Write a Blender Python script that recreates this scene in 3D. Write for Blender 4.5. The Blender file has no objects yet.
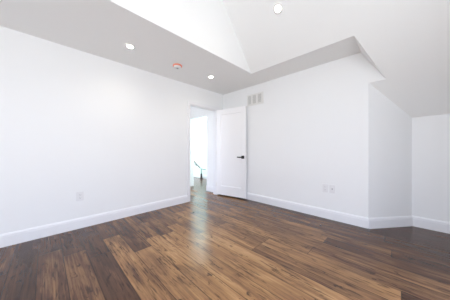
import bpy, bmesh, math, random
from mathutils import Vector, Matrix

# ------------------------------------------------------------------ camera
sc = bpy.context.scene
C = sc.collection
cd = bpy.data.cameras.new('camera')
cam = bpy.data.objects.new('camera', cd)
C.objects.link(cam)
cd.sensor_fit = 'HORIZONTAL'
cd.sensor_width = 36.0
cd.lens = 177.35 / 450 * 36.0
cd.clip_start = 0.02
cd.clip_end = 200
cam.location = (3.1343, 0.0, 1.074)
cam.rotation_euler = (math.pi / 2, 0, math.radians(44.66))
sc.camera = cam

# ------------------------------------------------------------------ daylight and exposure
world = bpy.data.worlds.new('daylight')
sc.world = world
world.use_nodes = True
wn, wl = world.node_tree.nodes, world.node_tree.links
wn.clear()
w_out = wn.new('ShaderNodeOutputWorld')
w_bg = wn.new('ShaderNodeBackground')
w_tc = wn.new('ShaderNodeTexCoord')
w_sep = wn.new('ShaderNodeSeparateXYZ')
w_ramp = wn.new('ShaderNodeValToRGB')
w_map = wn.new('ShaderNodeMapRange')
w_map.inputs['From Min'].default_value = -1
w_map.inputs['From Max'].default_value = 1
wl.new(w_tc.outputs['Generated'], w_sep.inputs[0])
wl.new(w_sep.outputs['Z'], w_map.inputs['Value'])
wl.new(w_map.outputs[0], w_ramp.inputs['Fac'])
r = w_ramp.color_ramp
r.elements[0].position = 0.0
r.elements[0].color = (0.98, 1.00, 1.02, 1)       # lower half made bright to lift the ceiling, no real ground
r.elements[1].position = 1.0
r.elements[1].color = (0.80, 0.92, 1.25, 1)
e = r.elements.new(0.49); e.color = (0.97, 1.00, 1.04, 1)
e = r.elements.new(0.53); e.color = (0.95, 1.02, 1.20, 1)
wl.new(w_ramp.outputs['Color'], w_bg.inputs['Color'])
WORLD_STRENGTH = 3.5
w_bg.inputs['Strength'].default_value = WORLD_STRENGTH
wl.new(w_bg.outputs[0], w_out.inputs['Surface'])

def portal(name, loc, rot, sx, sy):
    l = bpy.data.lights.new(name, 'AREA')
    l.shape = 'RECTANGLE'; l.size = sx; l.size_y = sy
    l.cycles.is_portal = True
    o = bpy.data.objects.new(name, l)
    o.location = loc; o.rotation_euler = rot
    C.objects.link(o)
# a portal's light side is its local -Z
RX = 4.6      # right wall
FY = -2.4     # wall behind the camera
WIN_R = (-1.3, 1.25, 0.30, 2.30)      # y0 y1 z0 z1 in the right wall
WIN_F = (1.9, 4.4, 0.20, 2.30)       # x0 x1 z0 z1 in the front wall
WIN_S = (3.22, 4.10, 0.10, 2.9)     # y0 y1 z0 z1 at the end of the stair hall
portal('window_portal', (RX + .02, (WIN_R[0] + WIN_R[1]) / 2, (WIN_R[2] + WIN_R[3]) / 2),
       (0, math.pi / 2, 0), WIN_R[3] - WIN_R[2], WIN_R[1] - WIN_R[0])
portal('window_portal', ((WIN_F[0] + WIN_F[1]) / 2, FY - .02, (WIN_F[2] + WIN_F[3]) / 2),
       (math.pi / 2, 0, 0), WIN_F[1] - WIN_F[0], WIN_F[3] - WIN_F[2])
WIN_H_ADDED = (-2.3, -.3, .25, 2.3)       # x0 x1 z0 z1 of an unseen window added to light the hall
portal('window_portal', ((WIN_H_ADDED[0] + WIN_H_ADDED[1]) / 2, -.34, (WIN_H_ADDED[2] + WIN_H_ADDED[3]) / 2),
       (math.pi / 2, 0, 0), WIN_H_ADDED[1] - WIN_H_ADDED[0], WIN_H_ADDED[3] - WIN_H_ADDED[2])
FILL_OPENING = (-3.7, -.4, 3.3, 4.05)        # x0 x1 y0 y1, made-up roof opening above the stair hall
fill_l = bpy.data.lights.new('stair_fill_light', 'AREA')  # fill lamp added to overexpose the stair hall, no such source known
fill_l.shape = 'RECTANGLE'; fill_l.size = FILL_OPENING[1] - FILL_OPENING[0]; fill_l.size_y = FILL_OPENING[3] - FILL_OPENING[2]
fill_l.energy = 68; fill_l.color = (0.84, 1.0, 0.95)
fill_o = bpy.data.objects.new('stair_fill_light', fill_l); C.objects.link(fill_o)
fill_o.location = ((FILL_OPENING[0] + FILL_OPENING[1]) / 2, (FILL_OPENING[2] + FILL_OPENING[3]) / 2, 3.2)
SX = -4.0
portal('window_portal', (SX - .02, (WIN_S[0] + WIN_S[1]) / 2, (WIN_S[2] + WIN_S[3]) / 2),
       (0, -math.pi / 2, 0), WIN_S[3] - WIN_S[2], WIN_S[1] - WIN_S[0])

sc.view_settings.view_transform = 'Standard'
sc.view_settings.look = 'None'
sc.view_settings.gamma = 1
sc.view_settings.use_curve_mapping = False
sc.view_settings.exposure = 0.45
sc.cycles.max_bounces = 16
sc.cycles.diffuse_bounces = 12
sc.cycles.glossy_bounces = 6
sc.cycles.sample_clamp_indirect = 8

# ------------------------------------------------------------------ materials
def new_mat(name):
    m = bpy.data.materials.new(name)
    m.use_nodes = True
    return m, m.node_tree.nodes, m.node_tree.links, m.node_tree.nodes['Principled BSDF']

def paint(name, col, rough=0.6, bump=0.02, scale=220, var=0.0, metallic=0.0, spec=0.5):
    m, n, l, b = new_mat(name)
    b.inputs['Base Color'].default_value = (*col, 1)
    b.inputs['Roughness'].default_value = rough
    b.inputs['Metallic'].default_value = metallic
    b.inputs['Specular IOR Level'].default_value = spec
    tc = n.new('ShaderNodeTexCoord')
    nz = n.new('ShaderNodeTexNoise')
    nz.inputs['Scale'].default_value = scale
    nz.inputs['Detail'].default_value = 3
    l.new(tc.outputs['Object'], nz.inputs['Vector'])
    bp = n.new('ShaderNodeBump')
    bp.inputs['Strength'].default_value = bump
    bp.inputs['Distance'].default_value = 0.002
    l.new(nz.outputs['Fac'], bp.inputs['Height'])
    l.new(bp.outputs['Normal'], b.inputs['Normal'])
    if var:
        n2 = n.new('ShaderNodeTexNoise'); n2.inputs['Scale'].default_value = 3
        l.new(tc.outputs['Object'], n2.inputs['Vector'])
        mx = n.new('ShaderNodeMix'); mx.data_type = 'RGBA'
        mx.inputs[6].default_value = (*[c * (1 - var) for c in col], 1)
        mx.inputs[7].default_value = (*col, 1)
        l.new(n2.outputs['Fac'], mx.inputs[0])
        l.new(mx.outputs[2], b.inputs['Base Color'])
    return m

def emis(name, col, s):
    m, n, l, b = new_mat(name)
    b.inputs['Base Color'].default_value = (0.8, 0.8, 0.8, 1)
    b.inputs['Emission Color'].default_value = (*col, 1)
    b.inputs['Emission Strength'].default_value = s
    return m

M_WALL = paint('wall_paint', (0.87, 0.88, 0.885), 0.55, 0.05, 260, 0.01)
M_CEIL = paint('ceiling_paint', (0.89, 0.90, 0.895), 0.8, 0.05, 180)
M_STAIRWALL = paint('stair_hall_light_tint', (0.80, 0.88, 0.85), 0.6, 0.05, 260)  # white wall with a greenish daylight cast mixed into its colour
M_TRIM = paint('trim_enamel', (0.84, 0.845, 0.865), 0.5, 0.02, 60)
M_DOOR = paint('door_enamel', (0.90, 0.90, 0.915), 0.4, 0.02, 60)
M_PLASTIC = paint('white_plastic', (0.80, 0.80, 0.81), 0.35, 0.01, 60)
M_SLOT = paint('socket_slot', (0.30, 0.30, 0.31), 0.5)
M_GRILLE = paint('grille_metal', (0.80, 0.80, 0.78), 0.45, 0.01, 80)
M_DUCT = paint('duct_dark', (0.42, 0.42, 0.40), 0.8)
M_BLACK = paint('matte_black_metal', (0.010, 0.010, 0.011), 0.5, 0.02, 90, spec=0.3)
M_HINGE = paint('black_hinge', (0.03, 0.03, 0.032), 0.4, 0.02, 90, metallic=0.6)
M_RAILWOOD = paint('dark_rail_wood', (0.05, 0.03, 0.022), 0.35, 0.05, 90, 0.3)
M_RAILPALE = paint('pale_rail_paint', (0.22, 0.32, 0.30), 0.4)
M_ORANGE = paint('orange_cover', (0.85, 0.30, 0.20), 0.5, 0.02, 60)
M_GREY = paint('grey_plastic', (0.35, 0.35, 0.36), 0.5)
M_LAMP = emis('lamp_glow', (1.0, 0.93, 0.78), 30.0)
M_BODY = paint('lamp_baffle', (0.85, 0.85, 0.84), 0.4)

def floor_material():
    m, n, l, b = new_mat('walnut_planks')
    at = n.new('ShaderNodeAttribute'); at.attribute_name = 'plank'
    sp = n.new('ShaderNodeSeparateColor'); l.new(at.outputs['Color'], sp.inputs[0])
    uv = n.new('ShaderNodeUVMap'); uv.uv_map = 'local'
    # grain coordinates: metres along and across each plank, shifted per plank
    geo = n.new('ShaderNodeTexCoord')
    off = n.new('ShaderNodeCombineXYZ')
    mo = n.new('ShaderNodeMath'); mo.operation = 'MULTIPLY'; mo.inputs[1].default_value = 40
    l.new(sp.outputs[1], mo.inputs[0]); l.new(mo.outputs[0], off.inputs['Z'])
    l.new(mo.outputs[0], off.inputs['X'])
    ad = n.new('ShaderNodeVectorMath'); ad.operation = 'ADD'
    l.new(geo.outputs['Object'], ad.inputs[0]); l.new(off.outputs[0], ad.inputs[1])
    def noise(sx, sy, scale, detail, rough=.55, dist=0.0):
        mp = n.new('ShaderNodeMapping'); mp.inputs['Scale'].default_value = (sx, sy, 1)
        l.new(ad.outputs[0], mp.inputs['Vector'])
        z = n.new('ShaderNodeTexNoise'); z.inputs['Scale'].default_value = scale
        z.inputs['Detail'].default_value = detail; z.inputs['Roughness'].default_value = rough
        z.inputs['Distortion'].default_value = dist
        l.new(mp.outputs[0], z.inputs['Vector'])
        return z.outputs['Fac']
    fine = noise(.55, 24, 3.0, 7, .7)
    broad = noise(1.0, 6.0, 1.8, 4, .55, .6)
    blotch = noise(.9, 3.2, 1.5, 7, .68, 1.0)
    knot = noise(3.0, 7.5, 2.2, 6, .62, .6)
    def ramp(src, p0, p1, v0=0.0, v1=1.0):
        q = n.new('ShaderNodeMapRange'); q.inputs['From Min'].default_value = p0
        q.inputs['From Max'].default_value = p1
        q.inputs['To Min'].default_value = v0; q.inputs['To Max'].default_value = v1
        l.new(src, q.inputs['Value']); return q.outputs[0]
    def math_(op, a, c):
        q = n.new('ShaderNodeMath'); q.operation = op
        for i, v in enumerate((a, c)):
            if isinstance(v, (int, float)): q.inputs[i].default_value = v
            else: l.new(v, q.inputs[i])
        return q.outputs[0]
    tone = math_('ADD', sp.outputs[0], ramp(broad, .32, .68, -.14, .14))
    tone = math_('ADD', tone, ramp(fine, .3, .7, -.13, .13))
    cr = n.new('ShaderNodeValToRGB')
    l.new(tone, cr.inputs['Fac'])
    e = cr.color_ramp.elements
    e[0].position = 0.0; e[0].color = (0.045, 0.024, 0.017, 1)
    e[1].position = 1.0; e[1].color = (0.70, 0.43, 0.20, 1)
    k = e.new(0.33); k.color = (0.115, 0.057, 0.034, 1)
    k = e.new(0.65); k.color = (0.38, 0.205, 0.092, 1)
    dark = math_('MAXIMUM', math_('MULTIPLY', ramp(blotch, .56, .72), .6),
                 math_('MULTIPLY', ramp(knot, .60, .67), .85))
    crack = noise(2.4, 26, 2.6, 3, .5)
    dark = math_('MAXIMUM', dark, math_('MULTIPLY', ramp(crack, .54, .62), math_('MULTIPLY', ramp(blotch, .42, .56), .75)))
    mx = n.new('ShaderNodeMix'); mx.data_type = 'RGBA'
    l.new(dark, mx.inputs[0]); l.new(cr.outputs['Color'], mx.inputs[6])
    mx.inputs[7].default_value = (0.030, 0.017, 0.013, 1)
    # seams from the plank-local map (0..1 across; metres from each end in u)
    su = n.new('ShaderNodeSeparateXYZ'); l.new(uv.outputs['UV'], su.inputs[0])
    v = su.outputs['Y']
    dv = math_('MULTIPLY', math_('MINIMUM', v, math_('SUBTRACT', 1.0, v)), .178)
    seam = math_('MINIMUM', dv, su.outputs['X'])
    sm = ramp(seam, .0015, .0045, .7, 0.0)
    mx2 = n.new('ShaderNodeMix'); mx2.data_type = 'RGBA'
    l.new(sm, mx2.inputs[0]); l.new(mx.outputs[2], mx2.inputs[6])
    mx2.inputs[7].default_value = (0.02, 0.012, 0.01, 1)
    l.new(mx2.outputs[2], b.inputs['Base Color'])
    l.new(ramp(fine, .3, .7, .17, .24), b.inputs['Roughness'])
    b.inputs['Specular IOR Level'].default_value = 0.28
    bp = n.new('ShaderNodeBump'); bp.inputs['Strength'].default_value = .25
    bp.inputs['Distance'].default_value = .0015
    l.new(math_('SUBTRACT', fine, math_('MULTIPLY', sm, 1.0)), bp.inputs['Height'])
    l.new(bp.outputs['Normal'], b.inputs['Normal'])
    return m
M_FLOOR = floor_material()

# ------------------------------------------------------------------ mesh helpers
def link(name, me, mat, parent=None, loc=None, rot=None):
    o = bpy.data.objects.new(name, me)
    C.objects.link(o)
    if mat: me.materials.append(mat)
    if parent: o.parent = parent
    if loc: o.location = loc
    if rot: o.rotation_euler = rot
    return o

def from_bm(name, bm, mat, parent=None, loc=None, rot=None, smooth=False, bevel=0):
    bmesh.ops.recalc_face_normals(bm, faces=bm.faces)
    me = bpy.data.meshes.new(name)
    bm.to_mesh(me); bm.free()
    if smooth:
        for p in me.polygons: p.use_smooth = True
        me.set_sharp_from_angle(angle=math.radians(35))
    o = link(name, me, mat, parent, loc, rot)
    if bevel:
        md = o.modifiers.new('bevel', 'BEVEL'); md.width = bevel; md.segments = 2
        md.limit_method = 'ANGLE'
    return o

def box(bm, x0, x1, y0, y1, z0, z1):
    v = [bm.verts.new(p) for p in ((x0, y0, z0), (x1, y0, z0), (x1, y1, z0), (x0, y1, z0),
                                   (x0, y0, z1), (x1, y0, z1), (x1, y1, z1), (x0, y1, z1))]
    for f in ((0, 1, 2, 3), (4, 5, 6, 7), (0, 1, 5, 4), (1, 2, 6, 5), (2, 3, 7, 6), (3, 0, 4, 7)):
        bm.faces.new([v[i] for i in f])

def prism(bm, pts, vec):
    a = [bm.verts.new(p) for p in pts]
    b = [bm.verts.new(Vector(p) + Vector(vec)) for p in pts]
    bm.faces.new(a); bm.faces.new(b)
    k = len(a)
    for i in range(k):
        bm.faces.new((a[i], a[(i + 1) % k], b[(i + 1) % k], b[i]))

def lathe(bm, prof, n=32, M=None):
    """prof: (radius, z) pairs; closed where the radius is 0"""
    rings = []
    for rr, z in prof:
        if rr < 1e-6:
            rings.append([bm.verts.new((0, 0, z))])
        else:
            rings.append([bm.verts.new((rr * math.cos(2 * math.pi * i / n), rr * math.sin(2 * math.pi * i / n), z))
                          for i in range(n)])
    for A, B in zip(rings, rings[1:]):
        for i in range(n):
            j = (i + 1) % n
            if len(A) == 1 and len(B) == 1: continue
            if len(A) == 1: bm.faces.new((A[0], B[i], B[j]))
            elif len(B) == 1: bm.faces.new((A[i], A[j], B[0]))
            else: bm.faces.new((A[i], A[j], B[j], B[i]))
    if M: bmesh.ops.transform(bm, matrix=M, verts=[v for R_ in rings for v in R_])

def tube(bm, pts, rad, n=12):
    pts = [Vector(p) for p in pts]
    rings = []
    for i, p in enumerate(pts):
        d = (pts[min(i + 1, len(pts) - 1)] - pts[max(i - 1, 0)]).normalized()
        u = d.cross(Vector((0, 0, 1)))
        if u.length < 1e-3: u = d.cross(Vector((0, 1, 0)))
        u.normalize(); w = d.cross(u)
        rr = rad[i] if isinstance(rad, (list, tuple)) else rad
        rings.append([bm.verts.new(p + rr * (math.cos(2 * math.pi * k / n) * u + math.sin(2 * math.pi * k / n) * w))
                      for k in range(n)])
    for A, B in zip(rings, rings[1:]):
        for k in range(n):
            bm.faces.new((A[k], A[(k + 1) % n], B[(k + 1) % n], B[k]))
    bm.faces.new(rings[0]); bm.faces.new(rings[-1])

def struct(o, label=None):
    o['kind'] = 'structure'
    if label: o['label'] = label
    return o

def thing(name, label, cat, loc=(0, 0, 0), rot=(0, 0, 0), group=None):
    o = bpy.data.objects.new(name, None)
    o.empty_display_size = .1
    C.objects.link(o)
    o.location = loc; o.rotation_euler = rot
    o['label'] = label; o['category'] = cat
    if group: o['group'] = group
    return o

# ------------------------------------------------------------------ room dimensions
H = 2.443            # flat ceiling
B = 3.107            # back wall
KY = 3.655           # wall of the recess behind the angled wall
KX = 3.252
CX = 2.825           # right end of the back wall (outer corner)
TX, TY = 1.24, 2.595  # corner of the raised ceiling
K = 0.878
ZQ = H - K * (B - TY)        # slope height at the back wall
ZK = 1.537                   # slope height at the recess wall
DX = 2.741                   # end of the back soffit
EX = 3.003                   # end of the back wall under the slope
AZ = 3.40                    # highest flat part of the ceiling
AY = TY - (AZ - H) / K
AX = TX + 0.155 * (AZ - H)
O0, O1, OZ = 2.125, 2.895, 2.035     # door opening in the left wall

# ------------------------------------------------------------------ floor
def build_floor():
    rnd = random.Random(11)
    me = bpy.data.meshes.new('floor')
    verts, faces, tones, locals_ = [], [], [], []
    X0, X1 = -4.15, 4.75
    W = .178; Y0 = -.053
    r0 = int(math.floor((-2.55 - Y0) / W)); r1 = int(math.ceil((4.35 - Y0) / W))
    fixed = {  # row: [(joint x, tone of the plank that ends there), ...] left to right
        -3: [(1.4, .28), (3.4, .45)],
        -2: [(1.55, .16), (3.2, .35)],
        -1: [(1.9, .13), (3.4, .4)],
        0: [(2.6, .44), (4.3, .5)],
        1: [(.72, .20), (2.3, .36), (3.9, .5)],
        2: [(1.95, .19), (3.4, .5)],
        3: [(.60, .28), (2.5, .54), (3.9, .5)],
        4: [(1.15, .32), (2.9, .52), (4.5, .45)],
        5: [(.95, .42), (2.6, .62), (3.9, .5)],
        6: [(1.0, .40), (3.3, .62)],
        7: [(.8, .36), (2.7, .60), (4.1, .60)],
        8: [(1.3, .46), (3.0, .66), (4.2, .50)],
        9: [(.4, .40), (2.0, .56), (3.9, .48)],
        10: [(1.3, .42), (2.0, .50), (3.14, .60), (4.2, .20)],
        11: [(.7, .42), (2.45, .54), (3.9, .44)],
        12: [(1.7, .44), (3.9, .42)],
        13: [(.9, .38), (2.5, .48), (4.0, .28)],  # right-hand tones in these last rows darkened to stand in for recess shade
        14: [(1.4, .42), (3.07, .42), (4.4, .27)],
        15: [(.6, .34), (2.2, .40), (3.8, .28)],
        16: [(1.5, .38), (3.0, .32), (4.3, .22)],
    }
    for rw in range(r0, r1):
        ya, yb = Y0 + rw * W, Y0 + (rw + 1) * W
        lst = list(fixed.get(rw, []))
        x = X0; seq = []
        if lst:
            while x < lst[0][0] - 1.6:
                nx = x + rnd.uniform(.7, 1.5)
                if nx > lst[0][0] - .5: break
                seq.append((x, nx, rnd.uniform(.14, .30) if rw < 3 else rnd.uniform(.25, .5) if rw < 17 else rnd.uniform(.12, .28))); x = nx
            for jx, t in lst:
                seq.append((x, jx, t)); x = jx
        else:
            x = X0 - rnd.uniform(0, 1.2)
        while x < X1:
            nx = x + rnd.uniform(.8, 1.9)
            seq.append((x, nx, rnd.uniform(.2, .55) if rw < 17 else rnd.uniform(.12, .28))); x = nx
        for a, b, t in seq:
            a = max(a, X0); b = min(b, X1)
            if b <= a: continue
            g = rnd.random()
            # split each plank near its ends so the local map measures metres from the nearer end
            xm = (a + b) / 2
            for p, q_, ua, ub in ((a, xm, 0, xm - a), (xm, b, b - xm, 0)):
                i = len(verts)
                verts += [(p, ya, 0), (q_, ya, 0), (q_, yb, 0), (p, yb, 0)]
                faces.append((i, i + 1, i + 2, i + 3))
                tones.append((t, g))
                locals_ += [(ua, 0), (ub, 0), (ub, 1), (ua, 1)]
    # underside, so the floor is a solid slab
    me.from_pydata(verts, [], faces)
    ca = me.color_attributes.new('plank', 'FLOAT_COLOR', 'CORNER')
    uvl = me.uv_layers.new(name='local')
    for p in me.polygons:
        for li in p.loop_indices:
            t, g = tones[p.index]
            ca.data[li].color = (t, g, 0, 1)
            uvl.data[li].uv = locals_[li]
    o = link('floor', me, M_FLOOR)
    struct(o, 'brown hardwood plank floor with dark knots and mixed tones')
    return o
build_floor()

# ------------------------------------------------------------------ walls
TH = .12
# left wall with the door opening
bm = bmesh.new()
box(bm, -TH, 0, FY, O0, 0, H)
box(bm, -TH, 0, O1, B + TH, 0, H)
box(bm, -TH, 0, O0, O1, OZ, H)
struct(from_bm('wall_left', bm, M_WALL), 'long plain white wall on the left with the door opening')

# back wall, cut by the slope at its upper right
bm = bmesh.new()
prism(bm, [(0, B, 0), (CX, B, 0), (CX, B, ZQ), (EX, B, ZQ), (DX, B, H), (0, B, H)], (0, TH, 0))
struct(from_bm('wall_back', bm, M_WALL), 'white wall straight ahead behind the open door')

# angled wall and recess wall
bm = bmesh.new()
prism(bm, [(CX, B, 0), (KX, KY, 0), (KX, KY, ZK), (CX, B, ZQ)], (-.06, .05, 0))
struct(from_bm('wall_angled', bm, M_WALL), 'short angled white wall turning into the recess')
bm = bmesh.new()
prism(bm, [(KX, KY, 0), (RX + TH, KY, 0), (RX + TH, KY, ZK + .15), (KX, KY, ZK + .15)], (0, TH, 0))
prism(bm, [(KX, KY, 0), (KX, KY + TH, 0), (KX - .25, KY + TH, 0), (KX - .25, KY + .02, 0)], (0, 0, ZK + .15))
struct(from_bm('wall_recess', bm, M_WALL), 'low white knee wall under the sloped ceiling at the right')

# right wall with a window
bm = bmesh.new()
y0, y1, z0, z1 = WIN_R
box(bm, RX, RX + TH, FY, y0, 0, AZ); box(bm, RX, RX + TH, y1, KY + TH, 0, AZ)
box(bm, RX, RX + TH, y0, y1, 0, z0); box(bm, RX, RX + TH, y0, y1, z1, AZ)
struct(from_bm('wall_right', bm, M_WALL), 'white wall beside the camera with a wide window')
# unseen wall added on the right to shade the recess from the window
bm = bmesh.new()
box(bm, 4.1, RX, 1.6, KY + TH, 0, AZ)
struct(from_bm('wall_shade_block', bm, M_WALL), 'unseen white wall added to shade the low recess from the right window')
# wall behind the camera with a window
bm = bmesh.new()
x0, x1, z0, z1 = WIN_F
box(bm, -TH, x0, FY - TH, FY, 0, AZ); box(bm, x1, RX + TH, FY - TH, FY, 0, AZ)
box(bm, x0, x1, FY - TH, FY, 0, z0); box(bm, x0, x1, FY - TH, FY, z1, AZ)
struct(from_bm('wall_front', bm, M_WALL), 'white wall behind the camera with a wide window')

# window frames (sash bars) in both windows
def window_frame(name, a0, a1, z0, z1, axis, pos, panes):
    bm = bmesh.new(); t = .05
    def bar(p0, p1, q0, q1):
        if axis == 'y': box(bm, pos, pos + .06, p0, p1, q0, q1)
        else: box(bm, p0, p1, pos, pos + .06, q0, q1)
    bar(a0, a1, z0, z0 + t); bar(a0, a1, z1 - t, z1)
    for i in range(panes + 1):
        c = a0 + (a1 - a0 - t) * i / panes
        bar(c, c + t, z0 + t, z1 - t)
    struct(from_bm(name, bm, M_TRIM), 'white framed window')
window_frame('window_1', WIN_R[0], WIN_R[1], WIN_R[2], WIN_R[3], 'y', RX + .04, 3)
window_frame('window_2', WIN_F[0], WIN_F[1], WIN_F[2], WIN_F[3], 'x', FY - .09, 3)

# ------------------------------------------------------------------ ceiling
bm = bmesh.new()
def poly(*pts): bm.faces.new([bm.verts.new(p) for p in pts])
poly((0, FY, H), (TX, FY, H), (TX, TY, H), (0, TY, H))                                    # flat strip along the left wall
poly((0, TY, H), (TX, TY, H), (DX, TY, H), (DX, B, H), (0, B, H))                         # flat strip along the back wall
poly((TX, FY, H), (TX, TY, H), (AX, AY, AZ), (AX, FY, AZ))                                # side of the raised part
poly((TX, TY, H), (DX, TY, H), (EX, B, ZQ), (RX, B, ZQ), (RX, AY, AZ), (AX, AY, AZ))      # roof slope
poly((CX, B, ZQ), (EX, B, ZQ), (RX, B, ZQ), (RX, KY, ZK), (KX, KY, ZK))                   # roof slope over the recess
poly((DX, TY, H), (DX, B, H), (EX, B, ZQ))                                                # little slanted cheek
poly((AX, AY, AZ), (RX, AY, AZ), (RX, FY, AZ), (AX, FY, AZ))                              # top
bmesh.ops.remove_doubles(bm, verts=bm.verts, dist=1e-5)
struct(from_bm('ceiling', bm, M_CEIL), 'white ceiling with a raised sloped part and a flat border')

# ------------------------------------------------------------------ hall outside the door
HY = 3.0
D0, D1, DZ = -1.262, -.512, 1.985
bm = bmesh.new()
box(bm, D1, -TH, HY, HY + TH, 0, H)
box(bm, SX, D0, HY, HY + TH, 0, H)
box(bm, D0, D1, HY, HY + TH, DZ, H)
struct(from_bm('wall_hall_back', bm, M_WALL), 'white hall wall seen through the open door, with a cased opening')
bm = bmesh.new()
box(bm, -2.6 - TH, -2.6, -.2, HY, 0, H)
struct(from_bm('wall_hall_left', bm, M_WALL), 'white hall wall opposite the door')
bm = bmesh.new()
x0, x1, z0, z1 = WIN_H_ADDED
box(bm, -2.6 - TH, x0, -.2 - TH, -.2, 0, H); box(bm, x1, -TH, -.2 - TH, -.2, 0, H)
box(bm, x0, x1, -.2 - TH, -.2, 0, z0); box(bm, x0, x1, -.2 - TH, -.2, z1, H)
struct(from_bm('wall_hall_front', bm, M_WALL), 'white wall closing the hall')
bm = bmesh.new()
box(bm, -2.6 - TH, 0 - TH, -.2 - TH, HY + TH, H, H + .05)
struct(from_bm('ceiling_hall', bm, M_CEIL), 'flat white hall ceiling beyond the door')

# bright stair hall
SY = 4.2; SH = 3.1
bm = bmesh.new(); box(bm, SX, TH, SY, SY + TH, 0, SH)
struct(from_bm('wall_stair_back', bm, M_STAIRWALL), 'brightly lit pale wall at the end of the hall')
bm = bmesh.new(); box(bm, 0, TH, B + TH, SY, 0, SH)
struct(from_bm('wall_stair_right', bm, M_STAIRWALL), 'pale side wall of the stair hall')
bm = bmesh.new()
y0, y1, z0, z1 = WIN_S
box(bm, SX - TH, SX, HY, y0, 0, SH); box(bm, SX - TH, SX, y1, SY + TH, 0, SH)
box(bm, SX - TH, SX, y0, y1, 0, z0); box(bm, SX - TH, SX, y0, y1, z1, SH)
struct(from_bm('wall_stair_left', bm, M_STAIRWALL), 'end wall of the stair hall with a tall window')
bm = bmesh.new()
box(bm, SX, 0, HY, HY + TH, H + .05, SH)
x0, x1, y0, y1 = FILL_OPENING
box(bm, SX - TH, x0, HY, SY + TH, SH, SH + .05); box(bm, x1, TH, HY, SY + TH, SH, SH + .05)
box(bm, x0, x1, HY, y0, SH, SH + .05); box(bm, x0, x1, y1, SY + TH, SH, SH + .05)
struct(from_bm('ceiling_stair', bm, M_CEIL), 'high ceiling over the stair hall')

# ------------------------------------------------------------------ baseboards
def profile():
    # (out from the wall, height): flat board with a stepped, rounded top
    return [(0, 0), (.017, 0), (.017, .108), (.0145, .112), (.0145, .124), (.010, .134), (.006, .141), (0, .143)]

def baseboard(name, path, label):
    """path: 2D points; the room lies to the right of the walking direction"""
    bm = bmesh.new()
    P = [Vector(p) for p in path]
    nrm = []
    for i in range(len(P) - 1):
        d = (P[i + 1] - P[i]).normalized()
        nrm.append(Vector((d.y, -d.x)))
    rows = []
    for i, p in enumerate(P):
        if i == 0: m = nrm[0]
        elif i == len(P) - 1: m = nrm[-1]
        else:
            m = nrm[i - 1] + nrm[i]
            m = m / m.dot(nrm[i])
        rows.append([bm.verts.new((p.x + m.x * a, p.y + m.y * a, z)) for a, z in profile()])
    for A, C_ in zip(rows, rows[1:]):
        for k in range(len(A) - 1):
            bm.faces.new((A[k], A[k + 1], C_[k + 1], C_[k]))
    bm.faces.new(rows[0]); bm.faces.new(rows[-1])
    return struct(from_bm(name, bm, M_TRIM), label)
CW = .066
baseboard('baseboard_left', [(0, FY), (0, O0 - CW)], 'white baseboard along the left wall')
baseboard('baseboard_back', [(0, O1 + CW), (0, B), (CX, B)], 'white baseboard along the back wall')
baseboard('baseboard_angled', [(CX, B), (KX, KY)], 'white baseboard on the angled wall')
baseboard('baseboard_recess', [(KX, KY), (RX, KY)], 'white baseboard in the recess at the right')
baseboard('baseboard_hall', [(D1, HY), (-TH, HY)], 'white baseboard on the hall wall beyond the door')
baseboard('baseboard_hall_left', [(-2.6, HY), (D0, HY)], 'white baseboard on the hall wall left of the far opening')
baseboard('baseboard_stair', [(SX, SY), (0, SY)], 'white baseboard in the bright stair hall')

# ------------------------------------------------------------------ door casing and jamb (trim)
bm = bmesh.new()
def casing(x_in, x_out):
    # flat casing with a small back band
    for a, b_ in ((O0 - CW, O0), (O1, O1 + CW)):
        box(bm, min(x_in, x_out), max(x_in, x_out), a, b_, 0, OZ)
    box(bm, min(x_in, x_out), max(x_in, x_out), O0 - CW, O1 + CW, OZ, OZ + CW)
casing(0, .016)
casing(-TH - .016, -TH)
struct(from_bm('trim_1', bm, M_TRIM, bevel=.003), 'white flat casing around the door opening')
bm = bmesh.new()
JT = .012
box(bm, -TH, 0, O0, O0 + JT, 0, OZ); box(bm, -TH, 0, O1 - JT, O1, 0, OZ)
box(bm, -TH, 0, O0 + JT, O1 - JT, OZ - JT, OZ)
box(bm, -.075, -.040, O0 + JT, O0 + JT + .010, 0, OZ - JT)
box(bm, -.075, -.040, O1 - JT - .010, O1 - JT, 0, OZ - JT)
box(bm, -.075, -.040, O0 + JT + .010, O1 - JT - .010, OZ - JT - .010, OZ - JT)
struct(from_bm('trim_2', bm, M_TRIM), 'white jamb and stop lining the door opening')

# ------------------------------------------------------------------ the open door
DW, DT, DB, DH = .765, .035, .028, 2.022
dang = math.atan2(3.030 - 2.872, .785)
door_loc = (.022, 2.872, 0)
bm = bmesh.new()
ST, RT, RB = .112, .118, .205     # stiles, top rail, bottom rail
# local x along the slab, y from the room face (0) to the wall face (DT)
box(bm, 0, ST, 0, DT, DB, DH); box(bm, DW - ST, DW, 0, DT, DB, DH)
box(bm, ST, DW - ST, 0, DT, DB, DB + RB); box(bm, ST, DW - ST, 0, DT, DH - RT, DH)
bmesh.ops.remove_doubles(bm, verts=bm.verts, dist=1e-5)
door = from_bm('door_1', bm, M_DOOR, loc=door_loc, rot=(0, 0, dang))
struct(door, 'white one-panel door standing open against the back wall')
bm = bmesh.new()
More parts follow.
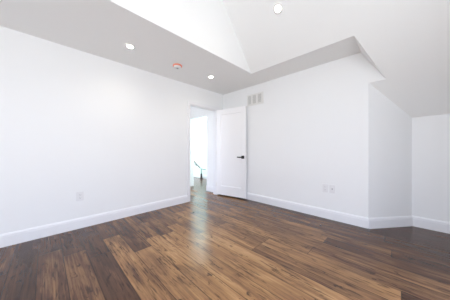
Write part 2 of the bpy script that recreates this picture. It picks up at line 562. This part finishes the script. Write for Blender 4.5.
# recessed panel with a sloped sticking all round
px0, px1, pz0, pz1 = ST, DW - ST, DB + RB, DH - RT
for sgn, yf, yr in ((1, 0.0, .011), (-1, DT, DT - .011)):
    s = .012
    o_ = [(px0, yf, pz0), (px1, yf, pz0), (px1, yf, pz1), (px0, yf, pz1)]
    i_ = [(px0 + s, yr, pz0 + s), (px1 - s, yr, pz0 + s), (px1 - s, yr, pz1 - s), (px0 + s, yr, pz1 - s)]
    vo = [bm.verts.new(p) for p in o_]; vi = [bm.verts.new(p) for p in i_]
    for k in range(4):
        bm.faces.new((vo[k], vo[(k + 1) % 4], vi[(k + 1) % 4], vi[k]))
    bm.faces.new(vi)
from_bm('panel', bm, M_DOOR, door)
# lever handle on a small square rose, lever pointing to the hinge side
hx, hz = DW - .066, .918
bm = bmesh.new()
box(bm, hx - .033, hx + .033, -.010, -.0005, hz - .033, hz + .033)
hd = from_bm('door_handle', bm, M_BLACK, door, bevel=.002)
hd['label'] = 'black square rose with lever handle'
bm = bmesh.new()
tube(bm, [(hx, -.008, hz), (hx, -.048, hz)], .010)
prism(bm, [(hx + .014, -.062, hz - .012), (hx + .014, -.042, hz - .012), (hx - .118, -.046, hz - .011), (hx - .118, -.060, hz - .011)], (0, 0, .023))
from_bm('lever', bm, M_BLACK, hd)
bm = bmesh.new()
box(bm, DW - .0005, DW + .0015, .008, .027, hz - .028, hz + .028)
from_bm('latch_plate', bm, M_GRILLE, door)['label'] = 'metal latch plate on the door edge'
for z in (.26, 1.02, 1.80):
    bm = bmesh.new()
    tube(bm, [(-.008, -.004, z - .045), (-.008, -.004, z + .045)], .005)
    box(bm, -.008, .0, -.002, .018, z - .044, z + .044)
    from_bm('hinge', bm, M_GRILLE, door)

# ------------------------------------------------------------------ air vent
vx0, vx1, vz0, vz1 = .750, 1.160, 2.022, 2.262
vent = thing('wall_vent', 'white air return grille with three slatted sections high on the back wall above the door', 'vent',
             ((vx0 + vx1) / 2, B, (vz0 + vz1) / 2))
cx, cz = (vx0 + vx1) / 2, (vz0 + vz1) / 2
secs = [(.778, .856), (.900, .984), (1.028, 1.114)]
sz0, sz1 = 2.056, 2.236
bm = bmesh.new()
xs = [vx0] + [v for s in secs for v in s] + [vx1]
for i in range(0, len(xs), 2):
    box(bm, xs[i] - cx, xs[i + 1] - cx, -.010, -.001, sz0 - cz, sz1 - cz)
box(bm, vx0 - cx, vx1 - cx, -.010, -.001, vz0 - cz, sz0 - cz)
box(bm, vx0 - cx, vx1 - cx, -.010, -.001, sz1 - cz, vz1 - cz)
bmesh.ops.remove_doubles(bm, verts=bm.verts, dist=1e-5)
from_bm('frame', bm, M_GRILLE, vent)
for a, b_ in secs:
    bm = bmesh.new()
    box(bm, a - cx, b_ - cx, -.0025, -.001, sz0 - cz, sz1 - cz)
    bk = from_bm('vent_opening', bm, M_DUCT, vent)
    bm = bmesh.new()
    nsl = 9
    for k in range(nsl):
        z = sz0 - cz + (k + .5) * (sz1 - sz0) / nsl
        prism(bm, [(a - cx, -.009, z - .007), (a - cx, -.0075, z - .008), (a - cx, -.0035, z + .004), (a - cx, -.005, z + .005)], (b_ - a, 0, 0))
    from_bm('louver', bm, M_GRILLE, bk)

# ------------------------------------------------------------------ outlets
def outlet(label, loc, rotz, w=.078, h=.124, kind='duplex'):
    """plate in the local x-z plane, facing local -y"""
    t = thing('wall_outlet' if kind == 'duplex' else 'wall_jack', label, 'outlet', loc, (0, 0, rotz))
    bm = bmesh.new()
    box(bm, -w / 2, w / 2, -.007, -.0005, -h / 2, h / 2)
    from_bm('cover_plate', bm, M_PLASTIC, t, bevel=.003)
    if kind == 'duplex':
        for s in (-1, 1):
            bm = bmesh.new()
            box(bm, -.017, .017, -.0095, -.007, s * .021 - .015, s * .021 + .015)
            k = from_bm('socket', bm, M_PLASTIC, t, bevel=.002)
            bm = bmesh.new()
            box(bm, -.008, -.0055, -.0099, -.0094, s * .021 - .003, s * .021 + .008)
            box(bm, .0055, .008, -.0099, -.0094, s * .021 - .003, s * .021 + .006)
            box(bm, -.003, .003, -.0099, -.0094, s * .021 - .011, s * .021 - .006)
            from_bm('slot', bm, M_SLOT, k)
    else:
        bm = bmesh.new()
        box(bm, -.017, .017, -.0095, -.007, -.034, .034)
        k = from_bm('insert', bm, M_PLASTIC, t, bevel=.002)
        bm = bmesh.new()
        box(bm, -.007, .007, -.0099, -.0094, -.008, .008)
        from_bm('port', bm, M_SLOT, k)
    bm = bmesh.new()
    M = Matrix.Translation((0, -.0070, 0)) @ Matrix.Rotation(math.pi / 2, 4, 'X')
    if kind == 'duplex':
        lathe(bm, [(0, .0012), (.003, .0008), (.0035, 0), (0, 0)], 10, M)
        from_bm('screw', bm, M_GRILLE, t)
    else: bm.free()
    return t
outlet('white wall outlet low on the long left wall', (0, .334, .437), math.pi / 2)
outlet('white wall outlet on the back wall, left one of the touching pair', (2.292, B, .474), 0)
outlet('white rectangular jack plate on the back wall, right one of the touching pair', (2.390, B, .474), 0, kind='jack', w=.082)

# ------------------------------------------------------------------ recessed ceiling lights
def downlight(label, loc, tilt=0.0):
    t = thing('recessed_light', label, 'ceiling light', loc, (tilt, 0, 0), 'round recessed lights in the ceiling')
    bm = bmesh.new()
    lathe(bm, [(.038, -.001), (.038, -.003), (.060, -.006), (.064, -.004), (.064, -.0005)], 40)
    from_bm('trim_ring', bm, M_BODY, t, smooth=True)
    bm = bmesh.new()
    lathe(bm, [(0, -.0035), (.0375, -.0035), (.0375, -.001), (0, -.001)], 40)
    ln = from_bm('lamp_lens', bm, M_LAMP, t)
    ln['label'] = 'glowing warm white lens'
    L = bpy.data.lights.new('lamp_beam', 'SPOT')
    L.energy = LAMP_W; L.color = (1.0, .90, .74); L.shadow_soft_size = .045
    L.spot_size = math.radians(150); L.spot_blend = .9
    lo = bpy.data.objects.new('lamp_beam', L); C.objects.link(lo)
    lo.parent = t; lo.location = (0, 0, -.012)
    return t
LAMP_W = 8
downlight('recessed light in the flat ceiling strip, left of the smoke alarm', (.592, .785, H))
downlight('recessed light in the flat ceiling strip near the door', (.611, 2.18, H))
sy = 2.093
downlight('recessed light up in the sloped raised ceiling', (2.021, sy, H + K * (TY - sy)), -math.atan(K))

# ------------------------------------------------------------------ smoke alarm
al = thing('smoke_alarm', 'small round white smoke alarm with an orange rim between the two strip lights', 'smoke alarm', (.568, 1.502, H))
bm = bmesh.new()
lathe(bm, [(0, -.0005), (.072, -.0005), (.074, -.010), (.070, -.018), (.060, -.020), (0, -.020)], 40)
from_bm('base', bm, M_ORANGE, al, smooth=True)['label'] = 'orange rim'
bm = bmesh.new()
lathe(bm, [(.058, -.020), (.057, -.034), (.050, -.042), (.030, -.046), (0, -.047)], 40)
from_bm('dome', bm, M_PLASTIC, al, smooth=True)
bm = bmesh.new()
lathe(bm, [(.016, -.0462), (.016, -.050), (.013, -.052), (0, -.052)], 20)
from_bm('test_button', bm, M_GREY, al, smooth=True)['label'] = 'grey button'

# ------------------------------------------------------------------ stair rail and switch in the far hall
ry = SY - .075
rail = thing('stair_railing', 'dark sloping handrail on the bright wall seen through the open door', 'railing', (-2.35, ry, 0))
bx_ = -2.35
def at_rail(*pts): return [(x - bx_, y, z) for x, y, z in pts]
bm = bmesh.new()
tube(bm, at_rail((-2.735, 0, .690), (-2.705, 0, .667), (-2.50, 0, .520), (-2.277, 0, .395)), .024)
from_bm('rail', bm, M_RAILWOOD, rail, smooth=True)
bm = bmesh.new()
tube(bm, at_rail((-2.277, 0, .395), (-2.19, 0, .368), (-2.095, 0, .358), (-1.95, 0, .359)), .018)
from_bm('rail_end', bm, M_RAILPALE, rail, smooth=True)['label'] = 'pale level end of the rail'
bm = bmesh.new()
tube(bm, at_rail((-2.618, .074, .475), (-2.618, .02, .485), (-2.618, 0, .598)), .011)
lathe(bm, [(0, 0), (.030, 0), (.030, .008), (0, .008)], 16,
      Matrix.Translation((-2.618 - bx_, .075, .475)) @ Matrix.Rotation(math.pi / 2, 4, 'X'))
from_bm('bracket', bm, M_HINGE, rail)
bm = bmesh.new()
box(bm, -2.215 - bx_, -2.179 - bx_, -.018, .018, .19, .358)
from_bm('post', bm, M_RAILPALE, rail, bevel=.003)
bm = bmesh.new()
box(bm, -2.222 - bx_, -2.172 - bx_, -.025, .025, .04, .19)
box(bm, -2.235 - bx_, -2.159 - bx_, -.036, .036, .0, .04)
from_bm('post_foot', bm, M_BLACK, rail, bevel=.004)['label'] = 'black post foot'

sw = thing('light_switch', 'small grey switch plate on the bright wall above the handrail', 'switch', (-2.471, SY, .87))
bm = bmesh.new(); box(bm, -.04, .04, -.008, -.0005, -.035, .035)
from_bm('cover_plate', bm, M_GREY, sw, bevel=.002)
bm = bmesh.new(); box(bm, -.012, .012, -.013, -.008, -.018, .018)
from_bm('toggle', bm, M_PLASTIC, sw)
